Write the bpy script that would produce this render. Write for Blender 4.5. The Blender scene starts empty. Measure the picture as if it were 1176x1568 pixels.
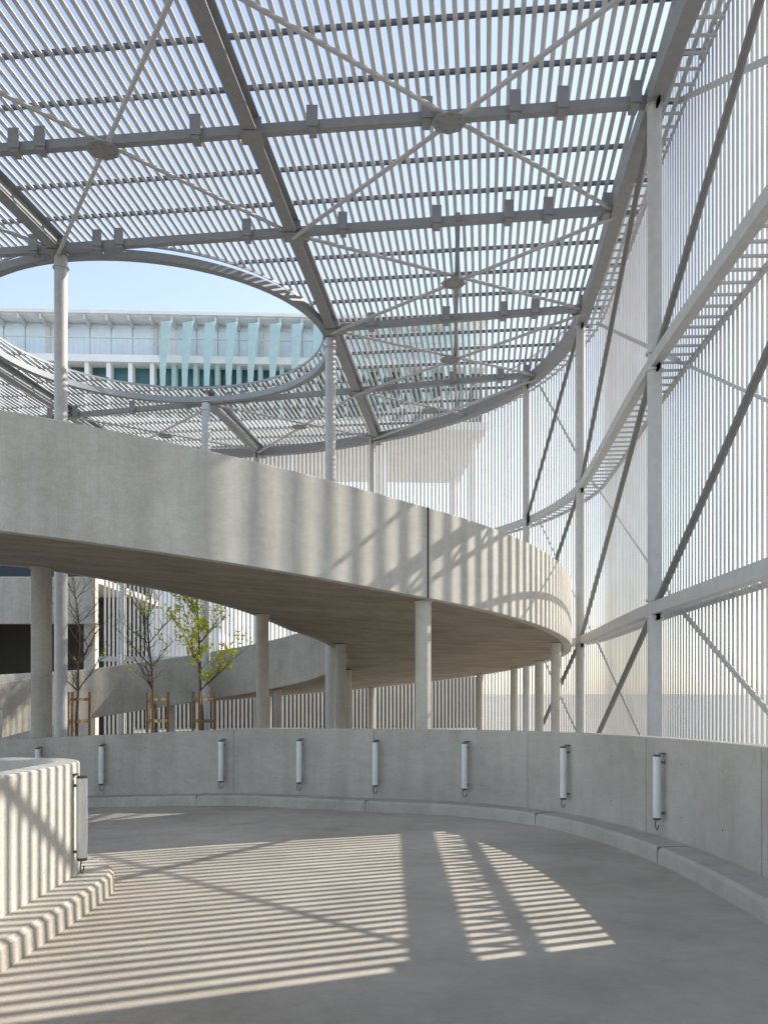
import bpy, math, random
from mathutils import Vector, Matrix
random.seed(7)
S=bpy.context.scene
V=Vector
# ------------------------------------------------------------------ materials
def newmat(name):
    m=bpy.data.materials.new(name); m.use_nodes=True
    nt=m.node_tree
    b=nt.nodes['Principled BSDF']
    return m,nt,b
def noise(nt,vec,scale,detail=6,rough=.6,dist=0):
    n=nt.nodes.new('ShaderNodeTexNoise'); n.inputs['Scale'].default_value=scale
    n.inputs['Detail'].default_value=detail; n.inputs['Roughness'].default_value=rough
    n.inputs['Distortion'].default_value=dist
    nt.links.new(vec,n.inputs['Vector']); return n.outputs['Fac']
def mapped(nt,sc,kind='Position'):
    g=nt.nodes.new('ShaderNodeNewGeometry')
    mp=nt.nodes.new('ShaderNodeMapping'); mp.inputs['Scale'].default_value=sc
    nt.links.new(g.outputs['Position'],mp.inputs['Vector']); return mp.outputs['Vector']
def ramp(nt,fac,stops):
    r=nt.nodes.new('ShaderNodeValToRGB'); e=r.color_ramp.elements
    e[0].position=stops[0][0]; e[0].color=(*stops[0][1],1)
    e[1].position=stops[-1][0]; e[1].color=(*stops[-1][1],1)
    for p,c in stops[1:-1]:
        x=e.new(p); x.color=(*c,1)
    nt.links.new(fac,r.inputs['Fac']); return r.outputs['Color']
def mixc(nt,a,b,fac,mode='MULTIPLY'):
    m=nt.nodes.new('ShaderNodeMix'); m.data_type='RGBA'; m.blend_type=mode
    if isinstance(fac,(int,float)): m.inputs['Factor'].default_value=fac
    else: nt.links.new(fac,m.inputs['Factor'])
    nt.links.new(a,m.inputs[6]); nt.links.new(b,m.inputs[7]); return m.outputs[2]
def concrete(name,base,var=.12,streak=True,bump=.25,fine=60,rough=.85,boards=None):
    m,nt,b=newmat(name)
    lo=tuple(c*(1-var*1.6) for c in base); hi=tuple(min(1,c*(1+var)) for c in base)
    f1=noise(nt,mapped(nt,(1,1,1)),.8,8,.62,.3)
    col=ramp(nt,f1,[(.3,lo),(.52,base),(.72,hi)])
    fm=noise(nt,mapped(nt,(1,1,1.6)),5,7,.7,.6)
    col=mixc(nt,col,ramp(nt,fm,[(.35,(.86,.85,.83)),(.6,(1,1,1))]),.7)
    f2=noise(nt,mapped(nt,(1,1,1)),fine,4,.7)
    col=mixc(nt,col,ramp(nt,f2,[(.3,(.80,.80,.80)),(.7,(1.0,1.0,1.0))]),.9)
    if streak:
        f3=noise(nt,mapped(nt,(2.2,2.2,.18)),1.6,6,.65)
        col=mixc(nt,col,ramp(nt,f3,[(.38,(.76,.74,.70)),(.56,(1,1,1))]),.45)
        vo=nt.nodes.new('ShaderNodeTexVoronoi'); vo.inputs['Scale'].default_value=9
        nt.links.new(mapped(nt,(1,1,1)),vo.inputs['Vector'])
        col=mixc(nt,col,ramp(nt,vo.outputs['Distance'],[(.03,(.5,.48,.45)),(.08,(1,1,1))]),.6)
    if boards:
        f4=noise(nt,mapped(nt,boards),1.0,5,.7)
        col=mixc(nt,col,ramp(nt,f4,[(.35,(.7,.66,.6)),(.6,(1,1,1))]),.6)
    nt.links.new(col,b.inputs['Base Color'])
    b.inputs['Roughness'].default_value=rough
    bp=nt.nodes.new('ShaderNodeBump'); bp.inputs['Strength'].default_value=bump; bp.inputs['Distance'].default_value=.01
    nt.links.new(f2,bp.inputs['Height']); nt.links.new(bp.outputs['Normal'],b.inputs['Normal'])
    return m
def plain(name,col,rough=.5,metal=0,var=.06,scale=6):
    m,nt,b=newmat(name)
    f=noise(nt,mapped(nt,(1,1,1)),scale,3,.6)
    c=ramp(nt,f,[(.3,tuple(x*(1-var*1.5) for x in col)),(.7,tuple(min(1,x*(1+var)) for x in col))])
    nt.links.new(c,b.inputs['Base Color']); b.inputs['Roughness'].default_value=rough; b.inputs['Metallic'].default_value=metal
    return m
def translucent(name,col,amt,cheap=True):
    m,nt,b=newmat(name)
    d=nt.nodes.new('ShaderNodeBsdfDiffuse')
    f=noise(nt,mapped(nt,(1,1,1)),2,1,.5)
    c=ramp(nt,f,[(.3,tuple(x*.93 for x in col)),(.7,col)])
    nt.links.new(c,d.inputs['Color']); nt.nodes.remove(b)
    t=nt.nodes.new('ShaderNodeBsdfTranslucent'); nt.links.new(c,t.inputs['Color'])
    mx=nt.nodes.new('ShaderNodeMixShader'); mx.inputs[0].default_value=amt
    nt.links.new(d.outputs[0],mx.inputs[1]); nt.links.new(t.outputs[0],mx.inputs[2])
    nt.links.new(mx.outputs[0],nt.nodes['Material Output'].inputs['Surface']); return m
M={}
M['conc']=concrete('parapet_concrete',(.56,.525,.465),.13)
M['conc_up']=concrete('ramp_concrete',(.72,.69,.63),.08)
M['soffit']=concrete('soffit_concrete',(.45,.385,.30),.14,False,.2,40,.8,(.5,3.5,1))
M['floor']=concrete('floor_concrete',(.58,.53,.46),.11,False,.5,90,.9,(.25,.25,1))
M['kerb']=concrete('kerb_concrete',(.56,.525,.465),.12)
M['ground']=concrete('ground_paving',(.42,.40,.37),.12,False)
M['soil']=concrete('planting_soil',(.12,.10,.07),.3,False,1,20)
M['steel']=plain('galvanised_steel',(.55,.55,.54),.5,.0)
M['steel_r']=plain('roof_steel',(.31,.315,.32),.5,.0)
M['steel_d']=plain('painted_steel_dark',(.22,.22,.215),.5,.0)
M['purlin']=plain('purlin_steel',(.09,.095,.10),.5,.0)
M['wallslat']=translucent('white_slat_paint',(.78,.76,.72),.25)
M['roofslat']=translucent('roof_slat_paint',(.70,.705,.70),.24)
M['dark']=plain('joint_and_void_dark',(.03,.03,.03),.9)  # dark joints, and the painted shade inside the parking deck
M['plinth']=plain('dark_plinth_cladding',(.035,.045,.06),.8)
M['lampw']=plain('lamp_tube_white',(.80,.80,.78),.3)
M['black']=plain('lamp_cap_grey',(.10,.10,.10),.5)
M['bark']=plain('bark',(.16,.13,.10),.9,0,.25,20)
M['leaf']=translucent('leaf',(.60,.62,.04),.5)
M['wood']=plain('stake_wood',(.30,.19,.09),.8,0,.2,15)
M['bwhite']=plain('facade_white',(.86,.86,.84),.5,0,.04,1)
M['bglass']=plain('facade_teal_glass',(.06,.16,.17),.12,0,.3,.4)
M['bwin']=plain('facade_window_pale',(.74,.84,.90),.15,0,.08,.5)
M['bfin']=translucent('facade_green_fin',(.72,.88,.87),.45)
M['bmet']=plain('facade_metal',(.62,.63,.62),.5)
M['joint']=plain('joint_groove',(.22,.20,.18),.9)  # grey-brown of formwork joints, kerb joints and tie holes
# ------------------------------------------------------------------ builders
class MB:
    def __init__(s): s.v=[]; s.f=[]
    def quad8(s,pts):
        o=len(s.v); s.v+=[tuple(p) for p in pts]
        s.f+=[(o,o+3,o+2,o+1),(o+4,o+5,o+6,o+7),(o,o+1,o+5,o+4),(o+1,o+2,o+6,o+5),(o+2,o+3,o+7,o+6),(o+3,o,o+4,o+7)]
    def bar(s,p,q,w,h,up=(0,0,1)):
        p=V(p);q=V(q); d=(q-p)
        if d.length<1e-5: return
        d.normalize(); u=V(up)
        sd=d.cross(u)
        if sd.length<1e-4: sd=d.cross(V((1,0,0)))
        sd.normalize(); u=sd.cross(d).normalized()
        a=sd*w/2;b=u*h/2
        s.quad8([p-a-b,p+a-b,p+a+b,p-a+b,q-a-b,q+a-b,q+a+b,q-a+b])
    def box(s,x0,x1,y0,y1,z0,z1):
        s.quad8([(x0,y0,z0),(x1,y0,z0),(x1,y1,z0),(x0,y1,z0),(x0,y0,z1),(x1,y0,z1),(x1,y1,z1),(x0,y1,z1)])
    def tube(s,p,q,r1,r2=None,n=12,cap=True):
        if r2 is None:r2=r1
        p=V(p);q=V(q);d=(q-p).normalized()
        a=d.orthogonal().normalized(); b=d.cross(a)
        o=len(s.v)
        for c,r in((p,r1),(q,r2)):
            for i in range(n):
                t=2*math.pi*i/n; s.v.append(tuple(c+(a*math.cos(t)+b*math.sin(t))*r))
        for i in range(n):
            j=(i+1)%n; s.f.append((o+i,o+j,o+n+j,o+n+i))
        if cap:
            s.f.append(tuple(o+i for i in reversed(range(n)))); s.f.append(tuple(o+n+i for i in range(n)))
    def loft(s,rings,closed=True,caps=True):
        o=len(s.v);n=len(rings[0])
        for r in rings: s.v+=[tuple(p) for p in r]
        for k in range(len(rings)-1):
            for i in range(n if closed else n-1):
                j=(i+1)%n
                s.f.append((o+k*n+i,o+k*n+j,o+(k+1)*n+j,o+(k+1)*n+i))
        if caps and closed:
            s.f.append(tuple(o+i for i in reversed(range(n))))
            L=o+(len(rings)-1)*n; s.f.append(tuple(L+i for i in range(n)))
    def disc(s,c,r,t,n=8,ax=(0,0,1),rot=0):
        c=V(c);ax=V(ax).normalized(); s.tube(c-ax*t/2,c+ax*t/2,r,r,n)
    def obj(s,name,mat,parent=None,smooth=False,bevel=0):
        me=bpy.data.meshes.new(name); me.from_pydata(s.v,[],s.f); me.validate(); me.update()
        import bmesh
        bm=bmesh.new(); bm.from_mesh(me); bmesh.ops.recalc_face_normals(bm,faces=bm.faces); bm.to_mesh(me); bm.free()
        o=bpy.data.objects.new(name,me); S.collection.objects.link(o); me.materials.append(mat)
        if parent: o.parent=parent
        if smooth:
            for p in me.polygons: p.use_smooth=True
            md=o.modifiers.new('es','EDGE_SPLIT'); md.split_angle=math.radians(40)
        return o
def empty(name):
    e=bpy.data.objects.new(name,None); S.collection.objects.link(e); return e
def spline(pts,step=.25):
    pts=[V((p[0],p[1],0)) for p in pts]; out=[]
    P=[pts[0]*2-pts[1]]+pts+[pts[-1]*2-pts[-2]]
    for i in range(1,len(P)-2):
        a,b,c,d=P[i-1:i+3]; n=max(2,int((c-b).length/step))
        for k in range(n):
            t=k/n
            out.append(.5*((2*b)+(c-a)*t+(2*a-5*b+4*c-d)*t*t+(3*b-a-3*c+d)*t**3))
    out.append(pts[-1]); return out
def normals(path):
    ns=[]
    for i in range(len(path)):
        a=path[max(0,i-1)];b=path[min(len(path)-1,i+1)]
        d=(b-a).normalized(); ns.append(V((d.y,-d.x,0)))
    return ns
def sweep(mb,path,zf,prof):
    ns=normals(path); rings=[]
    for p,n in zip(path,ns):
        z=zf(p.x,p.y)
        rings.append([V((p.x+n.x*a,p.y+n.y*a,z+b)) for a,b in prof])
    mb.loft(rings)
def resample(path,step):
    out=[path[0]];acc=0
    for a,b in zip(path[:-1],path[1:]):
        L=(b-a).length; t=step-acc
        while t<=L:
            out.append(a+(b-a)*(t/L)); t+=step
        acc=(acc+L)%step
    return out
# ------------------------------------------------------------------ ground & our ramp
def fz(x,y):
    return -.02*max(0,y-5)-.05*max(0,-2-x)*min(1,max(0,(y-8)/4))
g=MB(); g.v=[(-900,-900,-.75),(900,-900,-.75),(900,900,-.75),(-900,900,-.75)]; g.f=[(0,1,2,3)]
g.obj('ground',M['ground'])
so=MB(); n=48
so.v=[(-6.5,24.8,-.62)]+[(-6.5+5.2*math.cos(2*math.pi*i/n),24.8+5.2*math.sin(2*math.pi*i/n),-.70) for i in range(n)]
so.f=[(0,i+1,(i+1)%n+1) for i in range(n)]
so.obj('planting_bed',M['soil'])

opath=spline([(1.9,-8),(2.35,-3),(2.74,2),(3.0,6),(2.95,8.8),(2.36,11.1),(1.2,12.45),(-.1,13.0),(-1.5,13.6),(-3.3,14.4),(-6.2,15.25),(-9,16.0),(-14,17)],.2)
fl=MB(); rows=len(opath); cols=40
for p in opath:
    for j in range(cols+1):
        x=p.x+.1+(-15-p.x)*j/cols; fl.v.append((x,p.y,fz(x,p.y)))
for i in range(rows-1):
    for j in range(cols):
        a=i*(cols+1)+j; fl.f.append((a,a+1,a+cols+2,a+cols+1))
fl.obj('ramp_floor',M['floor'],smooth=True)
pw=MB(); sweep(pw,opath,fz,[(0,-.9),(0,1.19),(.01,1.2),(.21,1.2),(.22,1.19),(.22,-.9)])
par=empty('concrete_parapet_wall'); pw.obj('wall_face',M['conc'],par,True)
jn=MB()
rs=resample(opath,.1); nn=normals(rs)
for i in range(25,len(rs),25):
    p=rs[i];nr=nn[i];z=fz(p.x,p.y)
    jn.bar((p.x+nr.x*.004,p.y+nr.y*.004,z+.16),(p.x+nr.x*.004,p.y+nr.y*.004,z+1.19),.006,.012,nr)
    for zz in(.42,.95):
        for dk in(-8,8):
            if i+dk<len(rs):
                q=rs[i+dk];nq=nn[i+dk]; c=V((q.x,q.y,fz(q.x,q.y)+zz)); nv=V((nq.x,nq.y,0)); jn.tube(c-nv*.002,c+nv*.01,.010,.010,10)
jn.obj('formwork_joints',M['joint'],par)
kb=MB(); sweep(kb,opath,fz,[(-.34,-.1),(-.33,.13),(-.30,.16),(-.004,.165),(-.004,-.1)])
kb.obj('kerb',M['kerb'],smooth=True)
kj=MB()
for i in range(15,len(rs),30):
    p=rs[i];nr=nn[i];z=fz(p.x,p.y)
    kj.bar((p.x-nr.x*.338,p.y-nr.y*.338,z+.085),(p.x-nr.x*.0,p.y-nr.y*.0,z+.085),.006,.163)
kj.obj('kerb_joints',M['joint'],bpy.data.objects['kerb'])
# inner stub
SH=1.07
spath=spline([(-2.6,-8),(-2.5,0),(-2.45,5),(-2.47,6.7),(-2.54,7.25),(-2.8,7.62),(-3.2,7.75),(-4.2,7.6),(-7,6.8),(-12,5)],.12)
sw=MB(); sweep(sw,spath,fz,[(0,-.3),(0,SH-.01),(-.01,SH),(-.19,SH),(-.2,SH-.01),(-.2,-.3)])
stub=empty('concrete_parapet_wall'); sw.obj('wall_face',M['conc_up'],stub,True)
kb2=MB(); sweep(kb2,spath,fz,[(.004,-.1),(.004,.165),(.24,.16),(.27,.13),(.28,-.1)])
kb2.obj('kerb',M['kerb'],smooth=True)
cw=MB(); cw.quad8([(4.45,-8,-.7),(4.75,-8,-.7),(5.15,6.95,-.7),(4.85,6.95,-.7),(4.45,-8,11.2),(4.75,-8,11.2),(5.15,6.95,11.2),(4.85,6.95,11.2)])
cw.obj('solid_concrete_wall',M['conc'])
# ------------------------------------------------------------------ wall lamps
def wall_lamp(x,y,nx,ny,z):
    e=empty('wall_lamp')
    ox,oy=x-nx*.085,y-ny*.085
    a=MB(); a.tube((ox,oy,z+.375),(ox,oy,z+1.01),.042,.042,16); a.obj('tube',M['lampw'],e,True)
    b=MB(); b.tube((ox,oy,z+1.01),(ox,oy,z+1.03),.044,.036,16); b.tube((ox,oy,z+.35),(ox,oy,z+.375),.036,.044,16)
    b.bar((ox,oy,z+.95),(x,y,z+.95),.03,.02); b.bar((ox,oy,z+.42),(x,y,z+.42),.03,.02)
    b.bar((ox+nx*.04,oy+ny*.04,z+1.04),(x,y,z+1.04),.07,.015)
    pr=None
    tx,ty=-ny,nx
    for k in range(13):
        t=k/12*math.pi*1.5
        c=V((ox+tx*(.035*math.sin(t)),oy+ty*(.035*math.sin(t)),z+.35-.05*(1-math.cos(t))))
        if pr is not None: b.tube(pr,c,.006,.006,6)
        pr=c
    b.obj('caps_and_cable',M['black'],e,True)
ons=normals(opath)
for yy in(9.0,11.2,12.5,13.0,13.5,14.15,14.83,15.2,4.2):
    i=min(range(len(opath)),key=lambda k:abs(opath[k].y-yy)); p=opath[i]; n_=ons[i]
    wall_lamp(p.x,p.y,n_.x,n_.y,fz(p.x,p.y))
wall_lamp(-2.5,6.95,-1,.06,fz(-2.6,7)-.06)
# ------------------------------------------------------------------ spiral ramp
C=V((-6.5,24.8,0))
def cl(x): return max(0,min(1,x))
def Rr(t):
    R=11.6+1.9*cl((-52-t)/38)**1.6-.75*cl((t+5)/45)
    r=5.3+3.6*cl((-38-t)/52)**1.4
    return R,r
def zb(t): return 3.32-.0145*(t+51.7)
st=[]
for X in [-18,-15,-12,-10,-8.5,-7.4]:
    k=(-6.5-X)/11.5
    st.append((V((X,11.3-.5*k,0)),V((X,15.85-.3*k,0)),zb(-90)+.075*(-6.5-X)*.9))
for k in range(0,153):
    t=-90+k*2; R,r=Rr(t); c=V((math.cos(math.radians(t)),math.sin(math.radians(t)),0))
    st.append((C+c*R,C+c*r,zb(t)))
ro=[];ri=[];rs_=[]
for o,i,z in st:
    d=(o-i).normalized()
    def P(base,a,zz): return base+d*a+V((0,0,z+zz))
    ro.append([P(o,0,.01),P(o,0,1.64),P(o,-.01,1.65),P(o,-.19,1.65),P(o,-.2,1.64),P(o,-.2,.0),P(o,-.01,0)])
    ri.append([P(i,0,.01),P(i,0,1.64),P(i,.01,1.65),P(i,.19,1.65),P(i,.2,1.64),P(i,.2,0),P(i,.01,0)])
    rs_.append([P(o,-.2,.003),P(i,.2,.003),P(i,.2,.4),P(o,-.2,.4)])
sp=empty('spiral_ramp')
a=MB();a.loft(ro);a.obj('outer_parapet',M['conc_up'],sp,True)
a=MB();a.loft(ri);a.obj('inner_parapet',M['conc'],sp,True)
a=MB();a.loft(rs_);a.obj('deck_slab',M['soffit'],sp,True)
j=MB()
for t in(-51,12,75,140):
    R,r=Rr(t);c=V((math.cos(math.radians(t)),math.sin(math.radians(t)),0)); p=C+c*(R+.001); z=zb(t)
    j.bar(p+V((0,0,z-.002)),p+V((0,0,z+1.655)),.03,.012,c)
j.obj('expansion_joints',M['dark'],sp)
j=MB()
for t in(-30,-8,40,100):
    R,r=Rr(t);c=V((math.cos(math.radians(t)),math.sin(math.radians(t)),0)); p=C+c*(R-.004); z=zb(t)
    j.bar(p+V((0,0,z+.01)),p+V((0,0,z+1.64)),.004,.012,c)
j.obj('formwork_joints',M['joint'],sp)
def column(x,y,z0,z1,r,mat='steel',plates=False,name='steel_column'):
    e=MB(); e.tube((x,y,z0),(x,y,z1),r,r,28)
    o=e.obj(name,M[mat],None,True)
    p=MB()
    if plates:
        for z in plates:
            p.tube((x,y,z-.16),(x,y,z-.13),r*1.25,r*1.25,20); p.tube((x,y,z+.13),(x,y,z+.16),r*1.25,r*1.25,20)
    else:
        p.tube((x,y,z0),(x,y,z0+.03),r*1.4,r*1.4,20); p.tube((x,y,z1-.025),(x,y,z1-.002),r*1.15,r*1.15,20)
    p.obj('collars',M[mat],o,True)
def polar(r,t): return C+V((math.cos(math.radians(t)),math.sin(math.radians(t)),0))*r
for t in(-50,-17,4,14,25,55,80,105):
    R,r=Rr(t); p=polar(R-.35,t); column(p.x,p.y,-.75,zb(t),.15 if t==-50 else .12,'conc_up',name='ramp_column')
for t in(-54,-20,20,60,100):
    R,r=Rr(t); p=polar(r+.4,t); column(p.x,p.y,-.75,zb(t),.14,'conc',name='ramp_column')
column(-6.2,15.72,-.75,zb(-89),.18,'conc',name='ramp_column')
column(-12.2,15.3,-.75,4.2,.18,'conc',name='ramp_column')
# ------------------------------------------------------------------ roof canopy
ZR=11.6
outer=spline([(4.2,-8),(4.55,0),(4.87,6.5),(5.2,14.6),(5.82,21.5),(5.95,24.5),(5.4,27.8),(4.2,30.6),(2.3,33),(-.3,35.0),(-3.2,36.4),(-6.5,37.1),(-12,37.3)],.2)
poly=[(p.x,p.y) for p in outer]+[(-17,35),(-20,28),(-20,-8)]
hole=[(-6.5+4.8*math.cos(2*math.pi*i/96),24.8+4.8*math.sin(2*math.pi*i/96)) for i in range(96)]
def clip(px,py,dx,dy):
    ts=[]
    for pl in(poly,hole):
        for k in range(len(pl)):
            ax,ay=pl[k];bx,by=pl[(k+1)%len(pl)]
            ex,ey=bx-ax,by-ay; den=dx*ey-dy*ex
            if abs(den)<1e-9: continue
            t=((ax-px)*ey-(ay-py)*ex)/den; u=((ax-px)*dy-(ay-py)*dx)/den
            if 0<=u<1: ts.append(t)
    ts.sort(); return [(ts[k],ts[k+1]) for k in range(0,len(ts)-1,2)]
roof=empty('roof_canopy')
al=math.atan(.115); gd=V((math.sin(al),math.cos(al),0)); cd=V((math.cos(al),-math.sin(al),0))
sl=MB()
u=-24
while u<9:
    p=cd*u
    for a_,b_ in clip(p.x,p.y,gd.x,gd.y):
        if b_-a_>.1: sl.bar(p+gd*a_+V((0,0,ZR+.36)),p+gd*b_+V((0,0,ZR+.36)),.076,.03)
    u+=.172
sl.obj('roof_slats',M['roofslat'],roof)
pu=MB()
v=-9
while v<42:
    p=gd*v
    for a_,b_ in clip(p.x,p.y,cd.x,cd.y):
        if b_-a_>.1: pu.bar(p+cd*a_+V((0,0,ZR+.42)),p+cd*b_+V((0,0,ZR+.42)),.06,.07)
    v+=1.18
pu.obj('purlins',M['purlin'],roof)
G1=lambda y:-2.36+.11*(y-15.5)
G2=lambda y:-7.35+.13*(y-19.7)
G3=lambda y:-12.9+.13*(y-19.7)
gi=MB()
def ibeam(p,q,w,h,z):
    p=V((p[0],p[1],z));q=V((q[0],q[1],z))
    gi.bar(p,q,.03,h); gi.bar(p+V((0,0,h/2)),q+V((0,0,h/2)),w,.025); gi.bar(p-V((0,0,h/2)),q-V((0,0,h/2)),w,.025)
def beamline(px,py,dx,dy,w,h,z,m=.55,tube=False):
    L=math.hypot(dx,dy);dx/=L;dy/=L
    for a_,b_ in clip(px,py,dx,dy):
        a=(px+dx*(a_+ (m if True else 0)),py+dy*(a_+m)); b=(px+dx*(b_-m),py+dy*(b_-m))
        if b_-a_<2*m+.2: continue
        if tube: gi.bar((*a,z),(*b,z),w,h)
        else: ibeam(a,b,w,h,z)
for G in(G1,G2,G3):
    beamline(G(10),10,G(11)-G(10),1,.26,.36,ZR+.12,.05)
beams=[(-2.0,-.112),(1.4,-.112),(4.9,-.112),(8.4,-.112),(11.9,-.112),(15.5,-.112),(18.9,-.13),(23.9,-.19),(28.8,-.25)]
for yb,s in beams: beamline(G1(yb),yb,1,s,.15,.16,ZR+.02,.6,True)
hb=MB()
for yb,s in beams:
    for dxx in(-13.5,-11.2,-10.2,-8,-5.9,-4.4,-3.9,-1.0,1.1,3.1,4.6,5.4,6.6):
        x=G1(yb)+dxx; y=yb+s*dxx
        inside=any(a_<dxx*math.hypot(1,s)<b_-.7 for a_,b_ in clip(G1(yb),yb,1/math.hypot(1,s),s/math.hypot(1,s)))
        if inside:
            hb.box(x-.07,x+.07,y-.14,y+.10,ZR-.12,ZR+.14); hb.box(x-.10,x+.10,y-.17,y-.145,ZR-.06,ZR+.3)
hb.obj('hanger_brackets',M['steel_r'],roof)
br=MB();pl=MB()
def Rx(y):
    best=min(outer,key=lambda p:abs(p.y-y) if p.x>-1 else 99); return best.x-.65
def xb(xa0,ya0,xb0,yb0,xa1,ya1,xb1,yb1,z=ZR-.02):
    A=V((xa0,ya0,z));B=V((xb0,yb0,z));Cc=V((xa1,ya1,z));D=V((xb1,yb1,z))
    br.tube(A,D,.042,.042,8); br.tube(B+V((0,0,-.09)),Cc+V((0,0,-.09)),.042,.042,8)
    c=(A+B+Cc+D)/4; pl.disc(c+V((0,0,-.15)),.3,.02,8)
    for k in range(8):
        a=k*math.pi/4+.2; pl.tube(c+V((.2*math.cos(a),.2*math.sin(a),-.185)),c+V((.2*math.cos(a),.2*math.sin(a),-.155)),.02,.02,6)
    for P_ in(A,B,Cc,D):
        q=P_+(c-P_).normalized()*.4; pl.bar(P_,q+V((0,0,-.03)),.16,.02)
def by(k,x):
    yb,s=beams[k]; return yb+s*(x-G1(yb))
def solve(k,G):
    x=G(beams[k][0])
    for _ in range(4): x=G(by(k,x))
    return x,by(k,x)
for k0,k1 in((1,3),(3,4),(4,6),(6,7),(7,8)):
    for GA,GB in((G1,Rx),(G2,G1),(G3,G2)):
        if k0>=6 and GB in(G1,G2) : continue
        a0=solve(k0,GA);b0=solve(k0,GB);a1=solve(k1,GA);b1=solve(k1,GB)
        xb(*a0,*b0,*a1,*b1)
a0=solve(8,G1); xb(a0[0],a0[1],*solve(8,Rx),-.46,34.0,3.0,31.2)
a0=solve(8,G2); xb(a0[0],a0[1],*solve(8,G1),-5.2,35.8,-.46,34.0)
xb(*solve(8,G3),*solve(8,G2),-11,36,-5.2,35.8)
gi.bar((1.55,18.2,ZR+.02),(2.3,28.2,ZR+.02),.10,.10)
for k in range(len(beams)):
    for G in(G1,G2,G3):
        x,y=solve(k,G)
        if (V((x,y,0))-C).length<4.9: continue
        pl.box(x-.2,x+.2,y-.2,y+.2,ZR-.1,ZR-.085)
        pl.box(x-.17,x+.17,y-.012,y+.012,ZR-.05,ZR+.28)
br.obj('roof_bracing',M['steel'],roof,True)
pl.obj('gusset_plates',M['steel_r'],roof)
inner=[p-n_*.65 for p,n_ in zip(outer,normals(outer))]
sweep(gi,inner,lambda x,y:ZR,[(-.13,-.14),(-.13,.2),(.13,.2),(.13,-.14)])
gi.obj('girders',M['steel_r'],roof)
rg=MB()
def circ(rad,prof):
    rings=[]
    for i in range(97):
        t=2*math.pi*i/96; c=V((math.cos(t),math.sin(t),0))
        rings.append([C+c*(rad+a_)+V((0,0,ZR+b_)) for a_,b_ in prof])
    rg.loft(rings,True,False)
circ(4.95,((-.10,-.08),(-.10,.10),(.10,.10),(.10,-.08)))
circ(4.76,((-.012,.33),(-.012,.40),(.012,.40),(.012,.33)))
rg.obj('opening_ring_beam',M['steel_r'],roof,True)
# ------------------------------------------------------------------ slatted facade
fa=empty('slatted_facade_wall')
s=MB()
op=resample(outer,.18); on=normals(op)
for p,n_ in zip(op,on):
    if p.y<6.95 and p.x>3: continue
    s.bar((p.x,p.y,-.7),(p.x,p.y,ZR+1.3),.014,.086,V((-n_.y,n_.x,0)))
s.obj('vertical_slats',M['wallslat'],fa)
r=MB()
for z in(3.0,7.15):
    sweep(r,inner,lambda x,y:z,[(-.08,-.10),(-.08,.10),(.08,.10),(.08,-.10)])
o2=[p-n_*.06 for p,n_ in zip(outer,normals(outer))]
for z in(3.0,7.15): sweep(r,o2,lambda x,y:z,[(-.03,-.04),(-.03,.04),(.03,.04),(.03,-.04)])
for z in(ZR+.1,ZR+1.2): sweep(r,o2,lambda x,y:z,[(-.02,-.02),(-.02,.02),(.02,.02),(.02,-.02)])
i2=resample(inner,.36); n2=normals(i2)
for z in(3.0,7.15,ZR):
    for p,n_ in zip(i2,n2):
        r.bar((p.x+n_.x*.08,p.y+n_.y*.08,z+.02),(p.x+n_.x*.6,p.y+n_.y*.6,z+.02),.05,.03)
r.obj('horizontal_rails',M['steel'],fa)
cols_=[(4.0,-1.6),(4.2,6.5),(4.55,14.6),(5.3,23.4),(4.6,28.0),(-.46,34.2),(-5.3,36.2),(-11,36.5)]
for x,y in cols_: column(x,y,-.75,ZR+.1,.12,'steel',plates=(3.0,7.15,ZR))
for x,y in((-7.35,19.75),(-1.5,24.3),(-6.1,29.75),(-11.5,25.3)): column(x,y,-.75,ZR-.1,.145,'steel',plates=(ZR-.2,))
wb=MB();wd=MB()
lev=[-.6,3.0,7.15,ZR-.05]
for ci,((x0,y0),(x1,y1)) in enumerate(zip(cols_[:-1],cols_[1:])):
    nx,ny=(y1-y0),-(x1-x0);L=math.hypot(nx,ny);nx/=L;ny/=L
    for k in range(3):
        if y0>26: continue
        if not (ci==1 and k==0):
            wd.tube((x1,y1,lev[k]),(x0,y0,lev[k+1]),.055,.055,10)
        o=.42
        wb.bar((x0+nx*o,y0+ny*o,lev[k]),(x1+nx*o,y1+ny*o,lev[k+1]),.02,.09 if k!=1 else .05,(0,0,1))
    for z in lev[1:]:
        for (x,y) in((x0,y0),(x1,y1)):
            wb.box(x-.012,x+.012,y-.28,y+.28,z-.2,z+.2)
wd.obj('main_bracing',M['steel_d'],fa,True)
wb.obj('cross_bracing',M['steel'],fa,False)
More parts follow.
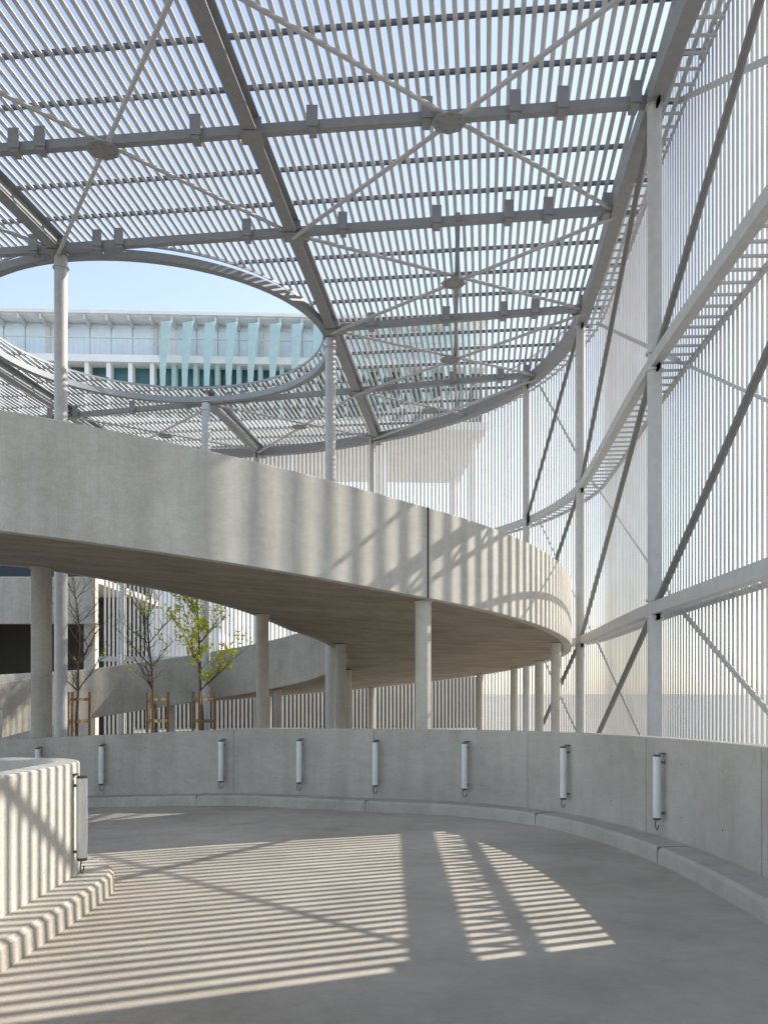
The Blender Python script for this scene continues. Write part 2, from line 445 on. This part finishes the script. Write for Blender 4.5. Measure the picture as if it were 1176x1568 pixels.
# ------------------------------------------------------------------ trees
def tree(x,y,h,leaves,seed):
    rnd=random.Random(seed); e=empty('young_tree'); w=MB(); lf=MB()
    z0=-.7
    def leaf(p):
        for _ in range(rnd.randint(4,9)):
            q=p+V((rnd.gauss(0,.07),rnd.gauss(0,.07),rnd.gauss(0,.06)))
            a=V((rnd.gauss(0,1),rnd.gauss(0,1),rnd.gauss(0,1))).normalized()*rnd.uniform(.03,.055); b=a.orthogonal().normalized()*a.length*.7
            o=len(lf.v); lf.v+=[tuple(q-a),tuple(q+b),tuple(q+a),tuple(q-b)]; lf.f.append((o,o+1,o+2,o+3))
    def grow(p,d,L,r,lv):
        n=6; pts=[p]
        for k in range(n):
            d=(d+V((rnd.gauss(0,.10),rnd.gauss(0,.10),rnd.gauss(.03,.05)))).normalized()
            q=pts[-1]+d*L/n
            w.tube(pts[-1],q,r*(1-k/n*.75),r*(1-(k+1)/n*.75),6,False)
            pts.append(q)
            if lv<3:
                for _ in range(3 if lv==0 else 1):
                    a=rnd.uniform(0,6.28); o=V((math.cos(a),math.sin(a),rnd.uniform(.35,1.1))).normalized()
                    grow(q,(o+d*.3).normalized(),L*rnd.uniform(.28,.45)*(1.1-.09*k),r*(1-(k+1)/n*.75)*.5+.003,lv+1)
            if lv>=2 and rnd.random()<leaves: leaf(q)
    base=V((x,y,z0)); mid=base+V((0,0,1.7))
    w.tube(base,mid,.055,.045,8)
    grow(mid,V((0,0,1)),h-1.7,.042,0)
    w.obj('trunk_and_branches',M['bark'],e,True)
    if lf.v: lf.obj('leaves',M['leaf'],e)
    f=empty('tree_stake_frame'); m=MB()
    P=[V((x+.34*math.cos(a),y+.34*math.sin(a),z0)) for a in(.5,2.6,4.7)]
    for p in P: m.tube(p,p+V((0,0,2.3)),.045,.04,8)
    for i in range(3):
        for zz in(1.5,2.1): m.bar(P[i]+V((0,0,zz)),P[(i+1)%3]+V((0,0,zz)),.03,.08)
    m.obj('stakes',M['wood'],f,True)
tree(-8.35,23.6,5.5,.001,3); tree(-6.35,24.2,5.6,.008,5); tree(-5.0,23.9,5.6,.085,9)
# ------------------------------------------------------------------ car park deck on the left behind
cp=empty('parking_deck_building')
a=MB(); a.box(-40,-12.6,37.9,38.3,4.6,6.6); a.box(-40,-12.6,38.31,50,6.4,6.7)
a.box(-40,-12.6,37.9,38.2,-.75,1.7)
for x in(-13,-19,-25,-31,-37): a.box(x-.25,x+.25,38.32,38.8,-.75,4.6)
a.obj('concrete_frame',M['conc'],cp)
a=MB(); a.box(-40,-12.7,44,44.2,-.7,6.38); a.obj('void_shade_sheet',M['dark'],cp)  # near-black sheet paints in the shade of the deck's deep opening
lw=MB(); lw.box(-16,-9.6,21.6,21.85,-.75,1.15); lw.obj('low_concrete_wall',M['conc_up'])
# ------------------------------------------------------------------ added off-camera block, keeps sun off the far floor
tw=MB(); az=V((.924,.383,0)); nz=V((-.383,.924,0)); c0=az*(11*.924+17.15*.383)+nz*11.6
def tb(mb,a0,a1,s0,s1,z0,z1):
    P=[c0+az*a+nz*s_ for a,s_ in((a0,s0),(a1,s0),(a1,s1),(a0,s1))]
    mb.quad8([p+V((0,0,z0)) for p in P]+[p+V((0,0,z1)) for p in P])
te=empty('added_sun_blocker'); tb(tw,-2.3,2.3,-2.0,1.4,-.7,15); tb(tw,-2.4,2.4,-2.1,1.5,15,15.25); tw.obj('blocker_body',M['conc'],te)
tw=MB()
for z in(2,5,8,11): tb(tw,-.6,.6,-2.02,-1.9,z,z+1.6)
tw.obj('windows',M['bglass'],te)
# ------------------------------------------------------------------ office building
ob=empty('office_building')
W,Gl,Wi,Fi,Me,Ra,Pl=MB(),MB(),MB(),MB(),MB(),MB(),MB()
x0,x1=-30,18.6
W.box(x0,x1,0,14,25.35,25.7); W.box(x0,x1,-.3,-.003,25.4,25.6)
W.box(x0,x1,-.2,14,22.4,22.85)
W.box(x0,x1,1.2,13,22.853,25.347)
for k in range(int((x1-x0)/1.36)):
    x=x0+k*1.36
    Me.box(x,x+.12,-.25,1.1,25.0,25.348)
    if k%5==0: Me.box(x,x+.25,.95,1.19,22.855,25.345)
    else: Wi.box(x+.08,x+1.34,1.1,1.18,22.88,25.2)
    for q in range(4): Ra.box(x+.34*q,x+.34*q+.03,-.12,-.09,22.85,23.9)
Ra.box(x0,x1,-.14,-.07,23.9,23.95)
Gl.box(x0+.1,x1-.1,.9,1.0,18.9,22.397)
for k in range(int((x1-x0)/1.36)):
    x=x0+k*1.36; (W if x<-2 else Fi).box(x,x+.26,.0,.88,18.9,22.397)
W.box(x0,x1,-.2,14,18.4,18.897)
for k in range(15):
    x=-2+k*1.36
    rings=[]
    for q in range(7):
        t=q/6; z=19.6+t*5.2; w_=.28+.45*t**1.5; bow=-.55-.35*math.sin(t*math.pi)
        rings.append([V((x,bow,z)),V((x+w_,bow-.25*t,z)),V((x+w_,bow-.25*t+.05,z)),V((x,bow+.05,z))])
    Fi.loft(rings)
W.box(x0+.2,1.5,.6,13.9,2.6,18.397)
for x in(6,12,18): 
    for y in(2,12): W.tube((x,y,-.7),(x,y,18.397),.25,.25,16)
Pl.box(x0+.3,x1-.3,1.0,13.5,-.7,2.597)
Pl.box(x0+.3,-3,.5,.597,3.8,9.6)
for mb,nm,mt in((W,'slabs_and_walls','bwhite'),(Gl,'glazing','bglass'),(Wi,'windows','bwin'),(Fi,'facade_fins','bfin'),(Me,'eaves_brackets','bmet'),(Ra,'balcony_railing','bmet'),(Pl,'dark_plinth','plinth')):
    o=mb.obj(nm,M[mt],ob)
ob.location=V((-12,55,0)); ob.rotation_euler=(0,0,math.radians(2.5))
# ------------------------------------------------------------------ light, sky, camera
EL=math.radians(35.5)
sd=V((.924*math.cos(EL),.383*math.cos(EL),math.sin(EL)))
L=bpy.data.lights.new('sun','SUN'); L.energy=6.5; L.angle=math.radians(.5); L.color=(1,.94,.84)
lo=bpy.data.objects.new('sun',L); S.collection.objects.link(lo); lo.rotation_euler=sd.to_track_quat('Z','Y').to_euler(); lo.location=(30,20,40)
w=bpy.data.worlds.new('World'); S.world=w; w.use_nodes=True; nt=w.node_tree
sk=nt.nodes.new('ShaderNodeTexSky'); sk.sky_type='NISHITA'; sk.sun_disc=False
sk.sun_elevation=EL; sk.sun_rotation=math.atan2(.924,.383); sk.dust_density=.8; sk.air_density=1.0; sk.ozone_density=1
hs=nt.nodes.new('ShaderNodeHueSaturation'); hs.inputs['Saturation'].default_value=.72; hs.inputs['Value'].default_value=2.1
nt.links.new(sk.outputs[0],hs.inputs['Color']); nt.links.new(hs.outputs[0],nt.nodes['Background'].inputs['Color'])
nt.nodes['Background'].inputs['Strength'].default_value=.15
cam=bpy.data.cameras.new('camera'); co=bpy.data.objects.new('camera',cam); S.collection.objects.link(co); S.camera=co
co.location=(0,0,1.6); co.rotation_euler=(math.radians(90),0,0)
cam.sensor_fit='HORIZONTAL'; cam.sensor_width=36; cam.lens=40.7; cam.shift_y=.2347; cam.clip_end=3000; cam.clip_start=.05
S.view_settings.view_transform='Standard'; S.view_settings.look='None'; S.view_settings.exposure=0
